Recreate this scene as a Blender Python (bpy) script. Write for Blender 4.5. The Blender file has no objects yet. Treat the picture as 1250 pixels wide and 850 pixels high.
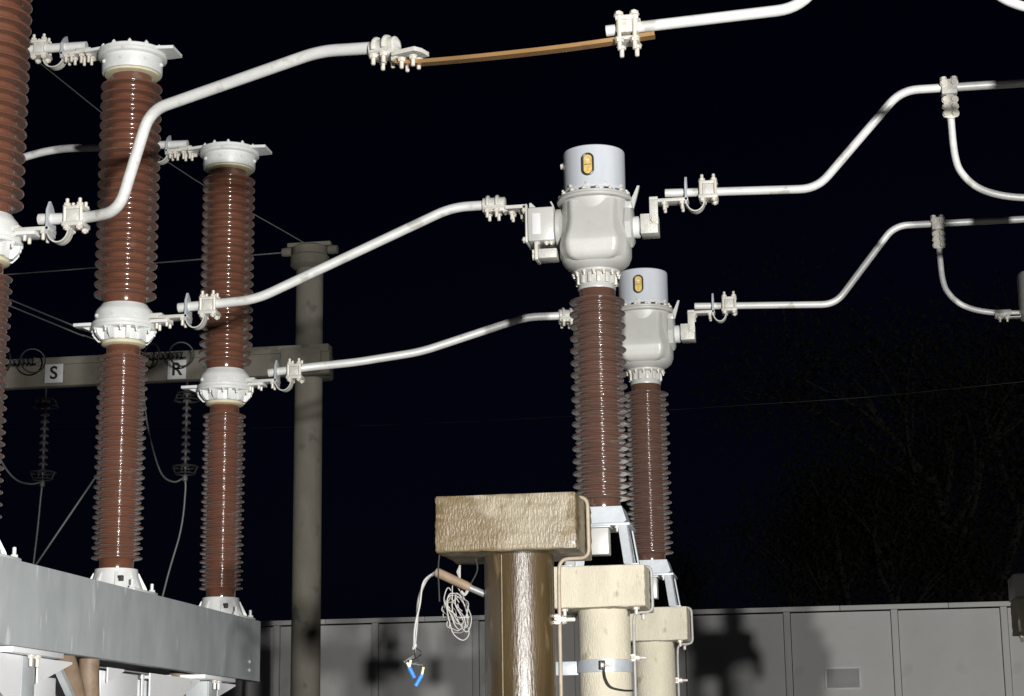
import bpy, bmesh, math, random
from mathutils import Vector, Matrix
random.seed(7)
PI = math.pi; R = math.radians
scene = bpy.context.scene
col = scene.collection

# ------------------------------------------------------------------ camera
cam_d = bpy.data.cameras.new('camera'); cam = bpy.data.objects.new('camera', cam_d); col.objects.link(cam)
fw = Vector((-0.16019845, 0.96291791, 0.21708423)); rt = Vector((0.98588474, 0.16692769, -0.01290033)); up = Vector((0.04865933, -0.21195342, 0.97606763))
m = Matrix((rt, up, -fw)).transposed().to_4x4(); m.translation = (3.7203, -7.8196, 1.6)
cam.matrix_world = m
cam_d.sensor_width = 36.0; cam_d.lens = 67.04; cam_d.clip_end = 3000; cam_d.clip_start = 0.05
scene.camera = cam

# ------------------------------------------------------------------ night sky
world = bpy.data.worlds.new('World'); scene.world = world; world.use_nodes = True
nt = world.node_tree; nt.nodes.clear()
wo = nt.nodes.new('ShaderNodeOutputWorld'); bg = nt.nodes.new('ShaderNodeBackground'); sk = nt.nodes.new('ShaderNodeTexSky')
sk.sky_type = 'NISHITA'; sk.sun_disc = False; sk.sun_elevation = R(18); sk.sun_rotation = R(200); sk.ozone_density = 3.0
bg.inputs['Strength'].default_value = 0.0006
tn = nt.nodes.new('ShaderNodeMix'); tn.data_type = 'RGBA'; tn.blend_type = 'MULTIPLY'; tn.inputs[0].default_value = 1.0; tn.inputs[7].default_value = (.45, .40, 1.0, 1)   # deep night blue
nt.links.new(sk.outputs[0], tn.inputs[6]); nt.links.new(tn.outputs[2], bg.inputs[0]); nt.links.new(bg.outputs[0], wo.inputs[0])

# ------------------------------------------------------------------ twin-headed work floodlight standing to the photographer's right
def floodlight(loc, target, power):
    l = bpy.data.lights.new('floodlight', 'SPOT'); l.energy = power; l.spot_size = R(80); l.spot_blend = 0.6
    l.shadow_soft_size = 0.12; l.color = (1.0, 0.985, 0.955)
    o = bpy.data.objects.new('floodlight', l); col.objects.link(o); o.location = loc
    o.rotation_euler = (Vector(target) - Vector(loc)).to_track_quat('-Z', 'Y').to_euler()
floodlight((7.38, -13.2, 1.85), (1.4, 4, 4.0), 8200)
floodlight((8.52, -13.2, 1.85), (1.4, 4, 4.0), 8200)

scene.view_settings.view_transform = 'Standard'; scene.view_settings.look = 'None'
scene.view_settings.exposure = 0.0; scene.view_settings.gamma = 1.0; scene.view_settings.use_curve_mapping = False
scene.render.resolution_x = 1024; scene.render.resolution_y = 696

# ------------------------------------------------------------------ materials
def ramp(nd, stops):
    e = nd.color_ramp.elements
    while len(e) < len(stops): e.new(0.5)
    for i, (p, c) in enumerate(stops): e[i].position = p; e[i].color = (*c, 1)
def material(name, c1, c2, rough=0.5, metal=0.0, scale=6.0, stretch=(1, 1, 1), bump=0.0, bscale=60.0, spec=0.5,
             coat=0.0, sheen=0.0, speck=None, rvar=0.0, detail=5.0, dist=0.01):
    mt = bpy.data.materials.new(name); mt.use_nodes = True; t = mt.node_tree; N = t.nodes; L = t.links
    b = N['Principled BSDF']
    tc = N.new('ShaderNodeTexCoord'); mp = N.new('ShaderNodeMapping'); mp.inputs['Scale'].default_value = stretch
    L.new(tc.outputs['Object'], mp.inputs['Vector'])
    n = N.new('ShaderNodeTexNoise'); n.inputs['Scale'].default_value = scale; n.inputs['Detail'].default_value = detail; n.inputs['Roughness'].default_value = 0.6
    L.new(mp.outputs[0], n.inputs['Vector'])
    r = N.new('ShaderNodeValToRGB'); ramp(r, [(0.3, c1), (0.7, c2)]); L.new(n.outputs[0], r.inputs[0])
    out = r.outputs[0]
    if speck:
        n2 = N.new('ShaderNodeTexNoise'); n2.inputs['Scale'].default_value = speck[1]; n2.inputs['Detail'].default_value = 4
        mp2 = N.new('ShaderNodeMapping'); mp2.inputs['Scale'].default_value = speck[3] if len(speck) > 3 else (1, 1, 1)
        L.new(tc.outputs['Object'], mp2.inputs['Vector']); L.new(mp2.outputs[0], n2.inputs['Vector'])
        r2 = N.new('ShaderNodeValToRGB'); ramp(r2, [(speck[2], (0, 0, 0)), (speck[2] + 0.08, (1, 1, 1))]); L.new(n2.outputs[0], r2.inputs[0])
        mx = N.new('ShaderNodeMix'); mx.data_type = 'RGBA'; mx.inputs[7].default_value = (*speck[0], 1)
        L.new(r2.outputs[0], mx.inputs[0]); L.new(out, mx.inputs[6]); out = mx.outputs[2]
    L.new(out, b.inputs['Base Color'])
    b.inputs['Roughness'].default_value = rough; b.inputs['Metallic'].default_value = metal
    b.inputs['Specular IOR Level'].default_value = spec
    b.inputs['Coat Weight'].default_value = coat; b.inputs['Coat Roughness'].default_value = 0.08
    if sheen:
        b.inputs['Sheen Weight'].default_value = sheen; b.inputs['Sheen Roughness'].default_value = 0.35; b.inputs['Sheen Tint'].default_value = (0.8, 0.78, 0.75, 1)
    if rvar:
        mr = N.new('ShaderNodeMapRange'); mr.inputs[3].default_value = rough - rvar; mr.inputs[4].default_value = rough + rvar
        L.new(n.outputs[0], mr.inputs[0]); L.new(mr.outputs[0], b.inputs['Roughness'])
    if bump:
        nb = N.new('ShaderNodeTexNoise'); nb.inputs['Scale'].default_value = bscale; nb.inputs['Detail'].default_value = 6
        L.new(mp.outputs[0], nb.inputs['Vector'])
        bp = N.new('ShaderNodeBump'); bp.inputs['Strength'].default_value = bump; bp.inputs['Distance'].default_value = dist
        L.new(nb.outputs[0], bp.inputs['Height']); L.new(bp.outputs[0], b.inputs['Normal'])
    return mt
M = {}
M['porcelain'] = material('brown_glazed_porcelain', (.106, .043, .026), (.146, .061, .038), .17, scale=5, coat=.6, sheen=.10, rvar=.06, speck=((.16, .095, .075), 9, .64))
M['porcelain_dark'] = material('dark_brown_glazed_porcelain', (.080, .040, .028), (.114, .058, .042), .17, scale=5, coat=.6, sheen=.12, rvar=.06, speck=((.12, .08, .07), 9, .62))
M['white'] = material('white_enamel', (.57, .58, .575), (.69, .695, .685), .42, scale=9, bump=.08, bscale=40, speck=((.42, .40, .35), 22, .66))
M['cast'] = material('cast_aluminium', (.45, .44, .405), (.58, .57, .53), .5, .1, scale=30, bump=.25, bscale=90)
M['cream_cast'] = material('weathered_cast_alloy', (.42, .38, .28), (.58, .53, .40), .5, .1, scale=30, bump=.25, bscale=90)
M['tube'] = material('aluminium_tube', (.58, .585, .57), (.70, .70, .68), .42, .15, scale=7, stretch=(1, 1, 4), bump=.05, bscale=50, rvar=.1, speck=((.46, .45, .42), 9, .60))
M['tank'] = material('grey_tank_paint', (.445, .445, .425), (.525, .525, .50), .40, .12, scale=4, bump=.06, bscale=70, speck=((.38, .375, .35), 6, .66))
M['dome'] = material('brushed_aluminium_shell', (.64, .68, .74), (.76, .79, .84), .30, .22, scale=10, stretch=(1, 1, .12), bump=.04, bscale=40, rvar=.06)
M['galv'] = material('galvanised_steel', (.44, .475, .49), (.55, .585, .595), .55, .2, scale=3.5, stretch=(2, 2, .9), bump=.06, bscale=30, rvar=.1, speck=((.72, .74, .73), 7, .645, (2.4, 2.4, .55)))
M['galv_light'] = material('pale_galvanised_steel', (.40, .43, .46), (.52, .55, .58), .45, .25, scale=12, bump=.05, bscale=40)
M['zinc'] = material('zinc_bolt', (.55, .52, .46), (.68, .64, .57), .42, .2, scale=40)
M['cabinet'] = material('white_cabinet_paint', (.80, .81, .83), (.86, .865, .88), .4, scale=4, speck=((.62, .61, .59), 10, .69))
M['cement'] = material('cement_ring', (.50, .46, .30), (.62, .57, .40), .8, scale=30)
M['concrete'] = material('pale_concrete', (.50, .46, .36), (.64, .59, .47), .85, scale=4, stretch=(2, 2, .8), bump=.5, bscale=60, speck=((.36, .31, .22), 9, .64, (1.5, 1.5, .7)))
M['concrete_grey'] = material('grey_concrete', (.145, .132, .106), (.21, .192, .158), .9, scale=2.5, stretch=(1.5, 1.5, .6), bump=.3, bscale=30, speck=((.11, .105, .09), 5, .6))
M['oil_cap'] = material('oil_soaked_concrete', (.165, .136, .086), (.265, .226, .158), .40, scale=4, stretch=(1.8, 1.8, .6), bump=.45, bscale=85, rvar=.16, coat=.10, speck=((.130, .094, .046), 5.5, .52, (1, 1, .7)), dist=.009)
M['oil'] = material('oil_coated_concrete', (.036, .024, .010), (.078, .052, .024), .32, scale=4, stretch=(3, 3, .4), bump=.22, bscale=60, rvar=.12, coat=.35, speck=((.13, .09, .045), 9, .62, (2, 2, .5)))
M['copper'] = material('weathered_copper_bar', (.30, .17, .065), (.40, .235, .10), .36, .30, scale=3, rvar=.1, speck=((.20, .12, .06), 5, .62))
M['brown_hose'] = material('brown_conduit', (.17, .115, .075), (.27, .195, .135), .6, scale=12)
M['wall'] = material('grey_panel_wall', (.54, .54, .525), (.60, .60, .585), .7, scale=1.5, bump=.08, bscale=20, speck=((.53, .525, .51), 3, .6))
M['wall_plate'] = material('wall_hatch', (.30, .30, .295), (.36, .36, .35), .6, scale=4)
M['sign'] = material('white_sign_plate', (.58, .58, .58), (.68, .68, .68), .5, scale=6)
M['black'] = material('black_paint', (.012, .012, .013), (.02, .02, .02), .5)
M['rubber'] = material('black_cable', (.02, .02, .021), (.035, .035, .036), .55, scale=20)
M['cable'] = material('grey_stranded_cable', (.17, .17, .165), (.24, .24, .235), .5, .3, scale=60)
M['pale_cable'] = material('pale_sheathed_cable', (.30, .295, .28), (.42, .41, .39), .5, scale=30)
M['tan_cable'] = material('tan_earthing_cable', (.25, .20, .145), (.35, .29, .22), .55, scale=30)
M['ring'] = material('dull_grading_ring', (.036, .036, .036), (.06, .06, .06), .5, .4)
M['disc'] = material('dull_porcelain_disc', (.07, .065, .06), (.12, .115, .11), .3, coat=.2)
M['yellow'] = material('yellow_oil_gauge', (.46, .30, .06), (.72, .54, .20), .25, scale=55)
M['gauge_rim'] = material('dark_gauge_rim', (.04, .038, .032), (.07, .065, .05), .35, .4)
M['blue'] = material('blue_sleeve', (.03, .16, .55), (.05, .24, .72), .45, scale=30)
M['yellowwire'] = material('yellow_wire_end', (.75, .65, .30), (.85, .80, .55), .5)
M['gravel'] = material('crushed_stone_gravel', (.06, .058, .055), (.20, .19, .175), .95, scale=26, bump=1.0, bscale=45, dist=.04)
M['leaf'] = material('dark_leaf', (.017, .018, .013), (.024, .026, .018), .95, scale=1.2, spec=.05)
M['bark'] = material('grey_bark', (.022, .020, .017), (.032, .029, .025), .9, scale=4, bump=.4, bscale=12)

# ------------------------------------------------------------------ mesh builder
class MB:
    def __init__(s): s.v = []; s.f = []
    def add(s, vs, fs):
        o = len(s.v); s.v += [tuple(p) for p in vs]; s.f += [tuple(i + o for i in q) for q in fs]; return s
    def box(s, x0, x1, y0, y1, z0, z1, rot=None, piv=None):
        vs = [Vector((x, y, z)) for z in (z0, z1) for y in (y0, y1) for x in (x0, x1)]
        if rot is not None:
            piv = Vector(piv); vs = [piv + rot @ (p - piv) for p in vs]
        return s.add(vs, [(0, 2, 3, 1), (4, 5, 7, 6), (0, 1, 5, 4), (2, 6, 7, 3), (0, 4, 6, 2), (1, 3, 7, 5)])
    def bbox(s, x0, x1, y0, y1, z0, z1, b=.004):          # box with bevelled edges
        bm = bmesh.new(); bmesh.ops.create_cube(bm, size=1)
        for p in bm.verts: p.co = ((x0 + x1) / 2 + p.co.x * (x1 - x0), (y0 + y1) / 2 + p.co.y * (y1 - y0), (z0 + z1) / 2 + p.co.z * (z1 - z0))
        bmesh.ops.bevel(bm, geom=bm.edges[:], offset=b, segments=2, affect='EDGES', profile=.5)
        bm.verts.index_update(); s.add([p.co.copy() for p in bm.verts], [[q.index for q in f.verts] for f in bm.faces]); bm.free(); return s
    def lathe(s, prof, n=32, c=(0, 0, 0), ax=None):       # prof: (r, z) from bottom to top
        c = Vector(c); q = Vector((0, 0, 1)).rotation_difference(Vector(ax)) if ax is not None else None
        vs = []; fs = []
        for r, z in prof:
            for i in range(n):
                a = 2 * PI * i / n; p = Vector((r * math.cos(a), r * math.sin(a), z))
                vs.append(c + (q @ p if q else p))
        k = len(prof)
        for j in range(k - 1):
            for i in range(n):
                i2 = (i + 1) % n; fs.append((j * n + i, j * n + i2, (j + 1) * n + i2, (j + 1) * n + i))
        fs.append(tuple(reversed(range(n)))); fs.append(tuple((k - 1) * n + i for i in range(n)))
        return s.add(vs, fs)
    def cyl(s, a, b, r, n=12, r2=None):
        a = Vector(a); b = Vector(b); d = b - a
        return s.lathe([(r, 0), (r2 if r2 is not None else r, d.length)], n, a, d)
    def tube(s, pts, r, n=12, close=False):
        pts = [Vector(p) for p in pts]; k = len(pts); vs = []; fs = []
        t = (pts[1] - pts[0]).normalized()
        nrm = t.orthogonal().normalized()
        for i in range(k):
            if close: t2 = (pts[(i + 1) % k] - pts[i - 1]).normalized()
            else: t2 = (pts[min(i + 1, k - 1)] - pts[max(i - 1, 0)]).normalized()
            nrm = (t.rotation_difference(t2) @ nrm); nrm = (nrm - t2 * nrm.dot(t2)).normalized(); t = t2
            bn = t.cross(nrm); rr = r[i] if isinstance(r, (list, tuple)) else r
            vs += [pts[i] + (nrm * math.cos(2 * PI * j / n) + bn * math.sin(2 * PI * j / n)) * rr for j in range(n)]
        for i in range(k if close else k - 1):
            i2 = (i + 1) % k
            for j in range(n):
                j2 = (j + 1) % n; fs.append((i * n + j, i * n + j2, i2 * n + j2, i2 * n + j))
        if not close: fs.append(tuple(reversed(range(n)))); fs.append(tuple((k - 1) * n + j for j in range(n)))
        return s.add(vs, fs)
    def strap(s, pts, wd, th):                            # flat strap, path in the XZ plane, width along Y
        pts = [Vector(p) for p in pts]; k = len(pts); vs = []; fs = []
        for i in range(k):
            t = (pts[min(i + 1, k - 1)] - pts[max(i - 1, 0)]).normalized(); nn = Vector((-t.z, 0, t.x)) * th / 2
            for a, b in ((-1, -1), (1, -1), (1, 1), (-1, 1)): vs.append(pts[i] + nn * b + Vector((0, a * wd / 2, 0)))
        for i in range(k - 1):
            for j in range(4): fs.append((i * 4 + j, i * 4 + (j + 1) % 4, i * 4 + 4 + (j + 1) % 4, i * 4 + 4 + j))
        fs.append((3, 2, 1, 0)); fs.append(tuple((k - 1) * 4 + j for j in range(4)))
        return s.add(vs, fs)
    def prism(s, poly, axis, a, b):                       # polygon extruded along an axis (poly in the other two)
        def P(u, v, w): return {'x': (w, u, v), 'y': (u, w, v), 'z': (u, v, w)}[axis]
        n = len(poly); vs = [P(u, v, a) for u, v in poly] + [P(u, v, b) for u, v in poly]
        fs = [tuple(range(n)), tuple(reversed(range(n, 2 * n)))] + [(i, n + i, n + (i + 1) % n, (i + 1) % n) for i in range(n)]
        return s.add(vs, fs)
    def mesh(s, name, mat, ang=38):
        me = bpy.data.meshes.new(name); me.from_pydata(s.v, [], s.f)
        bm = bmesh.new(); bm.from_mesh(me); bmesh.ops.recalc_face_normals(bm, faces=bm.faces[:]); bm.to_mesh(me); bm.free()
        me.materials.append(M[mat]); me.shade_smooth(); me.set_sharp_from_angle(angle=R(ang)); me.update(); return me
    def build(s, name, mat, parent=None, loc=(0, 0, 0), ang=38):
        o = bpy.data.objects.new(name, s.mesh(name, mat, ang)); col.objects.link(o); o.location = loc
        if parent is not None: o.parent = parent
        return o
def inst(name, me, parent=None, loc=(0, 0, 0), rot=None):
    o = bpy.data.objects.new(name, me); col.objects.link(o); o.location = loc
    if rot is not None: o.rotation_euler = rot
    if parent is not None: o.parent = parent
    return o
def tag(o, label, cat, group=None):
    o['label'] = label; o['category'] = cat
    if group: o['group'] = group
    return o
def thing(name, loc, label, cat, group=None, rz=0):
    o = bpy.data.objects.new(name, None); col.objects.link(o); o.location = loc; o.rotation_euler = (0, 0, rz)
    return tag(o, label, cat, group)
def kids(o): return [c for c in list(bpy.data.objects) if c.parent == o]
def copy_tree(o, parent=None):
    c = o.copy(); col.objects.link(c); c.parent = parent
    for ch in kids(o): copy_tree(ch, c)
    return c
def fillet(pts, rad, seg=7):
    pts = [Vector(p) for p in pts]; out = [pts[0]]
    for i in range(1, len(pts) - 1):
        a, b, c = pts[i - 1], pts[i], pts[i + 1]; u = (a - b); v = (c - b)
        d = min(rad, u.length * .48, v.length * .48); p0 = b + u.normalized() * d; p1 = b + v.normalized() * d
        for k in range(seg + 1):
            t = k / seg; out.append(p0 * (1 - t) ** 2 + b * 2 * t * (1 - t) + p1 * t * t)
    return out + [pts[-1]]
def spline(pts, seg=6):
    pts = [Vector(p) for p in pts]; P = [pts[0] * 2 - pts[1]] + pts + [pts[-1] * 2 - pts[-2]]; out = []
    for i in range(1, len(P) - 2):
        for k in range(seg):
            t = k / seg; a, b, c, d = P[i - 1], P[i], P[i + 1], P[i + 2]
            out.append(.5 * ((2 * b) + (c - a) * t + (2 * a - 5 * b + 4 * c - d) * t * t + (3 * b - a - 3 * c + d) * t ** 3))
    return out + [pts[-1]]
_bolts = {}
def bolt_mesh(L=.05, r=.007, mat='zinc'):                 # threaded shank with hexagon nut, points along +Z, nut at z=0
    k = (L, r, mat)
    if k not in _bolts:
        b = MB().lathe([(r * 1.9, 0), (r * 1.9, r * 1.5)], 6).lathe([(r * 2.3, -.002), (r * 2.3, 0.0015)], 12)
        b.lathe([(r, r * 1.2), (r, L - .003), (r * .7, L)], 8)
        _bolts[k] = b.mesh('bolt', mat)
    return _bolts[k]
UP = None; DOWN = (PI, 0, 0)

# ================================================================== ground, wall, far setting
g = MB().add([(-600, -600, 0), (600, -600, 0), (600, 900, 0), (-600, 900, 0)], [(0, 1, 2, 3)]).build('ground', 'gravel'); g['kind'] = 'structure'

# grey panel wall behind the yard: posts, recessed panels, coping
WY = 19.0; WT = 3.78; pitch = 1.46; x_ref = 3.06
wall = thing('panel_wall', (x_ref, WY, 0), 'long grey panel wall with vertical joints closing off the yard', 'wall')
post_me = MB().bbox(-.045, .045, -.03, .09, 0, WT - .07, .006).mesh('joint_post', 'wall')
panel_me = MB().bbox(.052, pitch - .052, .012, .08, 0, WT - .085, .008).mesh('panel', 'wall')
cop_me = MB().bbox(-pitch / 2 + .003, pitch / 2 - .003, -.035, .12, WT - .066, WT, .006).mesh('coping', 'wall')
for k in range(-9, 9):
    inst('joint_post', post_me, wall, (k * pitch, 0, 0)); inst('panel', panel_me, wall, (k * pitch, 0, 0)); inst('coping', cop_me, wall, (k * pitch, 0, 0))
hp = thing('hatch_plate', (3.785, WY + .012, 2.64), 'small framed rectangular plate mounted on a grey wall panel', 'plate')
MB().bbox(-.215, .215, -.008, 0, .03, .28, .002).build('cover', 'wall_plate', hp)
for x0, x1, z0, z1 in ((-.245, .245, 0, .028), (-.245, .245, .282, .31), (-.245, -.217, .0285, .2815), (.217, .245, .0285, .2815)):
    MB().bbox(x0, x1, -.022, 0, z0, z1, .002).build('frame', 'sign', hp)

# concrete gantry: column with collar, crossbeam
gc = thing('gantry_column', (-1.56, 11.0, 0), 'round grey concrete gantry column with a collared top', 'column')
MB().lathe([(.165, 0), (.150, 2.4), (.142, 6.80)], 36).build('shaft', 'concrete_grey', gc)
MB().lathe([(.15, 6.79), (.205, 6.83), (.205, 6.93), (.185, 6.945), (.185, 7.03), (.16, 7.045)], 36).build('collar', 'concrete_grey', gc)
MB().bbox(-.24, .23, -.04, .04, 7.046, 7.09, .008).build('top_bar', 'concrete_grey', gc)
for dx in (-.25, .25): MB().lathe([(.045, -.05), (.05, 0), (.045, .05)], 14, (dx, 0, 7.0), (1, 0, 0)).build('lug', 'concrete_grey', gc)
gb = thing('gantry_beam', (-1.56, 11.0, 5.61), 'horizontal concrete gantry beam carrying the S and R plates', 'beam')
MB().bbox(-9, .30, -.30, -.16, 0, .30, .02).build('web', 'concrete_grey', gb)
MB().bbox(-9, .295, -.325, -.155, .225, .305, .008).build('top_flange', 'concrete_grey', gb)
MB().bbox(-.22, .22, -.34, .20, .01, .28, .03).build('column_bracket', 'concrete_grey', gb)

def letter(ch, parent, size):
    cu = bpy.data.curves.new('letter', 'FONT'); cu.body = ch; cu.size = size; cu.extrude = .002; cu.align_x = 'CENTER'; cu.align_y = 'CENTER'; cu.offset = .004
    tmp = bpy.data.objects.new('tmp', cu); col.objects.link(tmp); dg = bpy.context.evaluated_depsgraph_get()
    me = bpy.data.meshes.new_from_object(tmp.evaluated_get(dg)); bpy.data.objects.remove(tmp)
    me.materials.clear(); me.materials.append(M['black'])
    return inst('letter', me, parent, (0, -.0085, 0), (PI / 2, 0, 0))
for ch, x, z in (('S', -4.22, 5.736), ('R', -2.875, 5.712)):
    s = thing('phase_plate', (x, 10.664, z), 'white phase plate with a black letter %s on the gantry beam' % ch, 'sign')
    MB().bbox(-.10, .10, -.005, .005, -.10, .10, .002).build('plate', 'sign', s)
    letter(ch, s, .19)

# suspension strings under the gantry beam
def grading_ring(rx, ry, z, h):
    mb = MB(); n = 20
    lo = [(rx * math.cos(2 * PI * i / n), ry * math.sin(2 * PI * i / n), z) for i in range(n)]
    hi = [(rx * .78 * math.cos(2 * PI * i / n), ry * .78 * math.sin(2 * PI * i / n), z + h) for i in range(n)]
    mb.tube(lo, .011, 6, True); mb.tube(hi, .009, 6, True)
    for a in (0, 1, 2, 3): mb.tube([lo[a * 5], hi[a * 5]], .008, 6)
    return mb
def string(x, label):
    t = thing('suspension_insulator', (x, 10.78, 5.61), label, 'insulator', 'insulator strings hanging from the gantry beam')
    MB().cyl((0, 0, -.10), (0, 0, .0), .011).build('hanger', 'ring', t)
    disc = MB().lathe([(.013, -.037), (.014, -.010), (.047, -.011), (.050, -.003), (.034, .017), (.016, .026), (.014, .038)], 14).mesh('disc', 'disc')
    for k in range(11): inst('disc', disc, t, (0, 0, -.135 - k * .075))
    MB().cyl((0, 0, -1.00), (0, 0, -.10), .010).build('core_rod', 'ring', t)
    grading_ring(.13, .13, -.20, .07).build('grading_ring', 'ring', t)
    grading_ring(.13, .13, -.90, -.07).build('grading_ring', 'ring', t)
    MB().lathe([(.015, -1.05), (.027, -1.04), (.027, -1.0), (.015, -.985)], 12).build('end_clamp', 'cable', t)
string(-4.35, 'insulator string with grading rings hanging below the S plate')
string(-2.80, 'insulator string with grading rings hanging below the R plate')
def strainring(x, z, label):
    t = thing('strain_insulator', (x, 10.3, z), label, 'insulator', 'strain insulators in front of the gantry beam')
    n = 22; ring = MB().tube([(0, .125 * math.cos(2 * PI * i / n), .125 * math.sin(2 * PI * i / n)) for i in range(n)], .009, 6, True).mesh('grading_ring', 'ring')
    inst('grading_ring', ring, t, (-.20, 0, 0), (0, 0, R(58))); inst('grading_ring', ring, t, (.12, 0, 0), (0, 0, R(122)))
    MB().cyl((-.45, 0, -.02), (.14, 0, .01), .018).build('core_rod', 'ring', t)
    disc = MB().lathe([(.018, -.012), (.028, -.008), (.030, 0), (.019, .011)], 12, (0, 0, 0), (1, 0, 0)).mesh('disc', 'disc')
    for k in range(7): inst('disc', disc, t, (-.20 + k * .05, 0, 0))
    MB().prism([(.13, -.03), (.19, -.02), (.19, .02), (.13, .03)], 'y', -.01, .01).build('shackle', 'cable', t)
strainring(-4.42, 5.80, 'dark strain insulator with two rings left of the S plate')
strainring(-2.82, 5.79, 'dark strain insulator with two rings above the R plate')
def wire(name, pts, r, mat, label, cat='wire', group=None, n=8, curve=True):
    o0 = Vector(pts[0]); q = [Vector(p) - o0 for p in pts]
    o = MB().tube(spline(q) if curve and len(q) > 2 else q, r, n).build(name, mat, None, o0, 60)
    return tag(o, label, cat, group)
wire('jumper_wire', [(-5.1, 10.9, 5.35), (-4.886, 10.9, 4.899), (-4.692, 10.85, 4.673), (-4.50, 10.8, 4.60), (-4.36, 10.78, 4.61)], .0105, 'cable', 'grey jumper wire looping to the string below the S plate')
wire('jumper_wire', [(-3.31, 10.6, 5.88), (-3.296, 10.8, 5.618), (-3.247, 10.85, 5.179), (-3.10, 10.85, 4.698), (-2.936, 10.8, 4.564), (-2.80, 10.78, 4.60)], .0105, 'cable', 'grey jumper wire looping to the string below the R plate')
wire('dropper_wire', [(-4.35, 10.78, 4.60), (-4.37, 10.8, 4.45), (-4.44, 10.85, 3.79), (-4.6, 10.8, 2.0), (-4.7, 10.8, 0)], .011, 'cable', 'thin dropper wire running down from the string below the S plate')
wire('dropper_wire', [(-2.80, 10.78, 4.60), (-2.80, 10.8, 4.45), (-2.86, 10.85, 4.05), (-3.03, 10.85, 3.405), (-3.4, 10.8, 1.6), (-3.6, 10.8, 0)], .011, 'cable', 'thin dropper wire running down from the string below the R plate')
wire('slanting_wire', [(-3.60, 10.9, 4.97), (-3.831, 10.9, 4.64), (-4.426, 10.9, 3.779), (-5.6, 10.9, 2.08), (-7.0, 10.9, 0)], .0115, 'cable', 'thin stay wire slanting down behind the middle breaker pole', curve=False)
def span(pts, r, label, mat='rubber'): return wire('overhead_wire', pts, r, mat, label, 'wire', 'overhead wires', 6)
span([(-24, 11, 6.7), (-12, 11, 6.82), (-5.03, 11, 6.933), (-1.80, 11, 7.0)], .008, 'thin overhead wire running level into the gantry column collar', 'cable')
span([(-9.0, 11, 13.1), (-4.762, 11, 9.418), (-3.129, 11, 8.07), (-1.62, 11, 7.09)], .006, 'thin overhead stay wire sloping steeply down to the gantry column top', 'cable')
span([(-12, 10.4, 9.8), (-4.646, 10.4, 6.50), (-3.73, 10.4, 6.101), (-3.05, 10.3, 5.80)], .008, 'upper of two sloping wires passing behind the middle breaker flange', 'cable')
span([(-12, 10.35, 9.72), (-4.646, 10.35, 6.43), (-3.73, 10.35, 6.035), (-3.05, 10.3, 5.77)], .008, 'lower of two sloping wires passing behind the middle breaker flange', 'cable')
span([(-24, 32, 9.7), (-7.75, 32, 9.034), (2.246, 32, 9.10), (7.8, 32, 9.333), (24, 32, 10.4)], .006, 'thin far overhead line crossing in front of the dark trees', 'ring')

# ------------------------------------------------------------------ dark trees beyond the wall
def tree(x, y, h, rx, nleaf, seed, label):
    rnd = random.Random(seed); t = thing('dark_tree', (x, y, 0), label, 'tree', 'dark trees beyond the wall')
    tr = MB(); tips = []
    def branch(p, d, L, r, lev):
        q = p + d * L * .5 + Vector((rnd.uniform(-1, 1), rnd.uniform(-1, 1), rnd.uniform(-.3, .3))) * L * .07; e = p + d * L
        tr.tube([p, q, e], [r, r * .8, r * .6], 7 if lev < 2 else 5)
        if lev >= 3: tips.append(e); return
        if lev >= 1: tips.append(q.lerp(e, .5))
        for k in range(rnd.choice((3, 4)) if lev else 5):
            a = rnd.uniform(0, 2 * PI); tilt = rnd.uniform(.35, .85)
            nd = (d + Vector((math.cos(a), math.sin(a), rnd.uniform(-.1, .35))) * tilt).normalized()
            branch(p.lerp(e, rnd.uniform(.55, 1)), nd, L * rnd.uniform(.55, .8), r * .52, lev + 1)
    branch(Vector((0, 0, 0)), Vector((rnd.uniform(-.08, .08), rnd.uniform(-.08, .08), 1)).normalized(), h * .42, h * .022, 0)
    tr.build('trunk', 'bark', t)
    vs = []; fs = []
    for k in range(nleaf):
        c = rnd.choice(tips); s = rnd.gauss(0, 1) * rx * .09
        p = c + Vector((rnd.gauss(0, 1), rnd.gauss(0, 1), rnd.gauss(0, .8))) * rx * .16
        n = Vector((rnd.gauss(0, 1), rnd.gauss(0, 1), rnd.gauss(0, 1) + .4)).normalized(); a = n.orthogonal().normalized(); a.rotate(Matrix.Rotation(rnd.uniform(0, 6.28), 3, n)); b = n.cross(a)
        L = rnd.uniform(.06, .11); W = L * .45; o = len(vs)
        vs += [p - a * L, p + b * W - n * W * .3, p + a * L, p - b * W - n * W * .3]; fs.append((o, o + 1, o + 2, o + 3))
    me = bpy.data.meshes.new('crown'); me.from_pydata([tuple(v) for v in vs], [], fs); me.materials.append(M['leaf'])
    inst('crown', me, t)
tree(8.2, 47, 15.0, 6.4, 30000, 11, 'large dark leafy tree rising above the wall behind the framed plate')
tree(14.2, 49, 15.5, 6.8, 26000, 5, 'dark leafy tree at the right end of the far wall')
tree(4.0, 46, 11.0, 4.4, 18000, 23, 'lower dark tree beside the large leafy tree beyond the wall')
tree(-3.2, 46, 9.0, 3.8, 14000, 31, 'small dark tree beyond the wall right of the gantry column')

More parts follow.
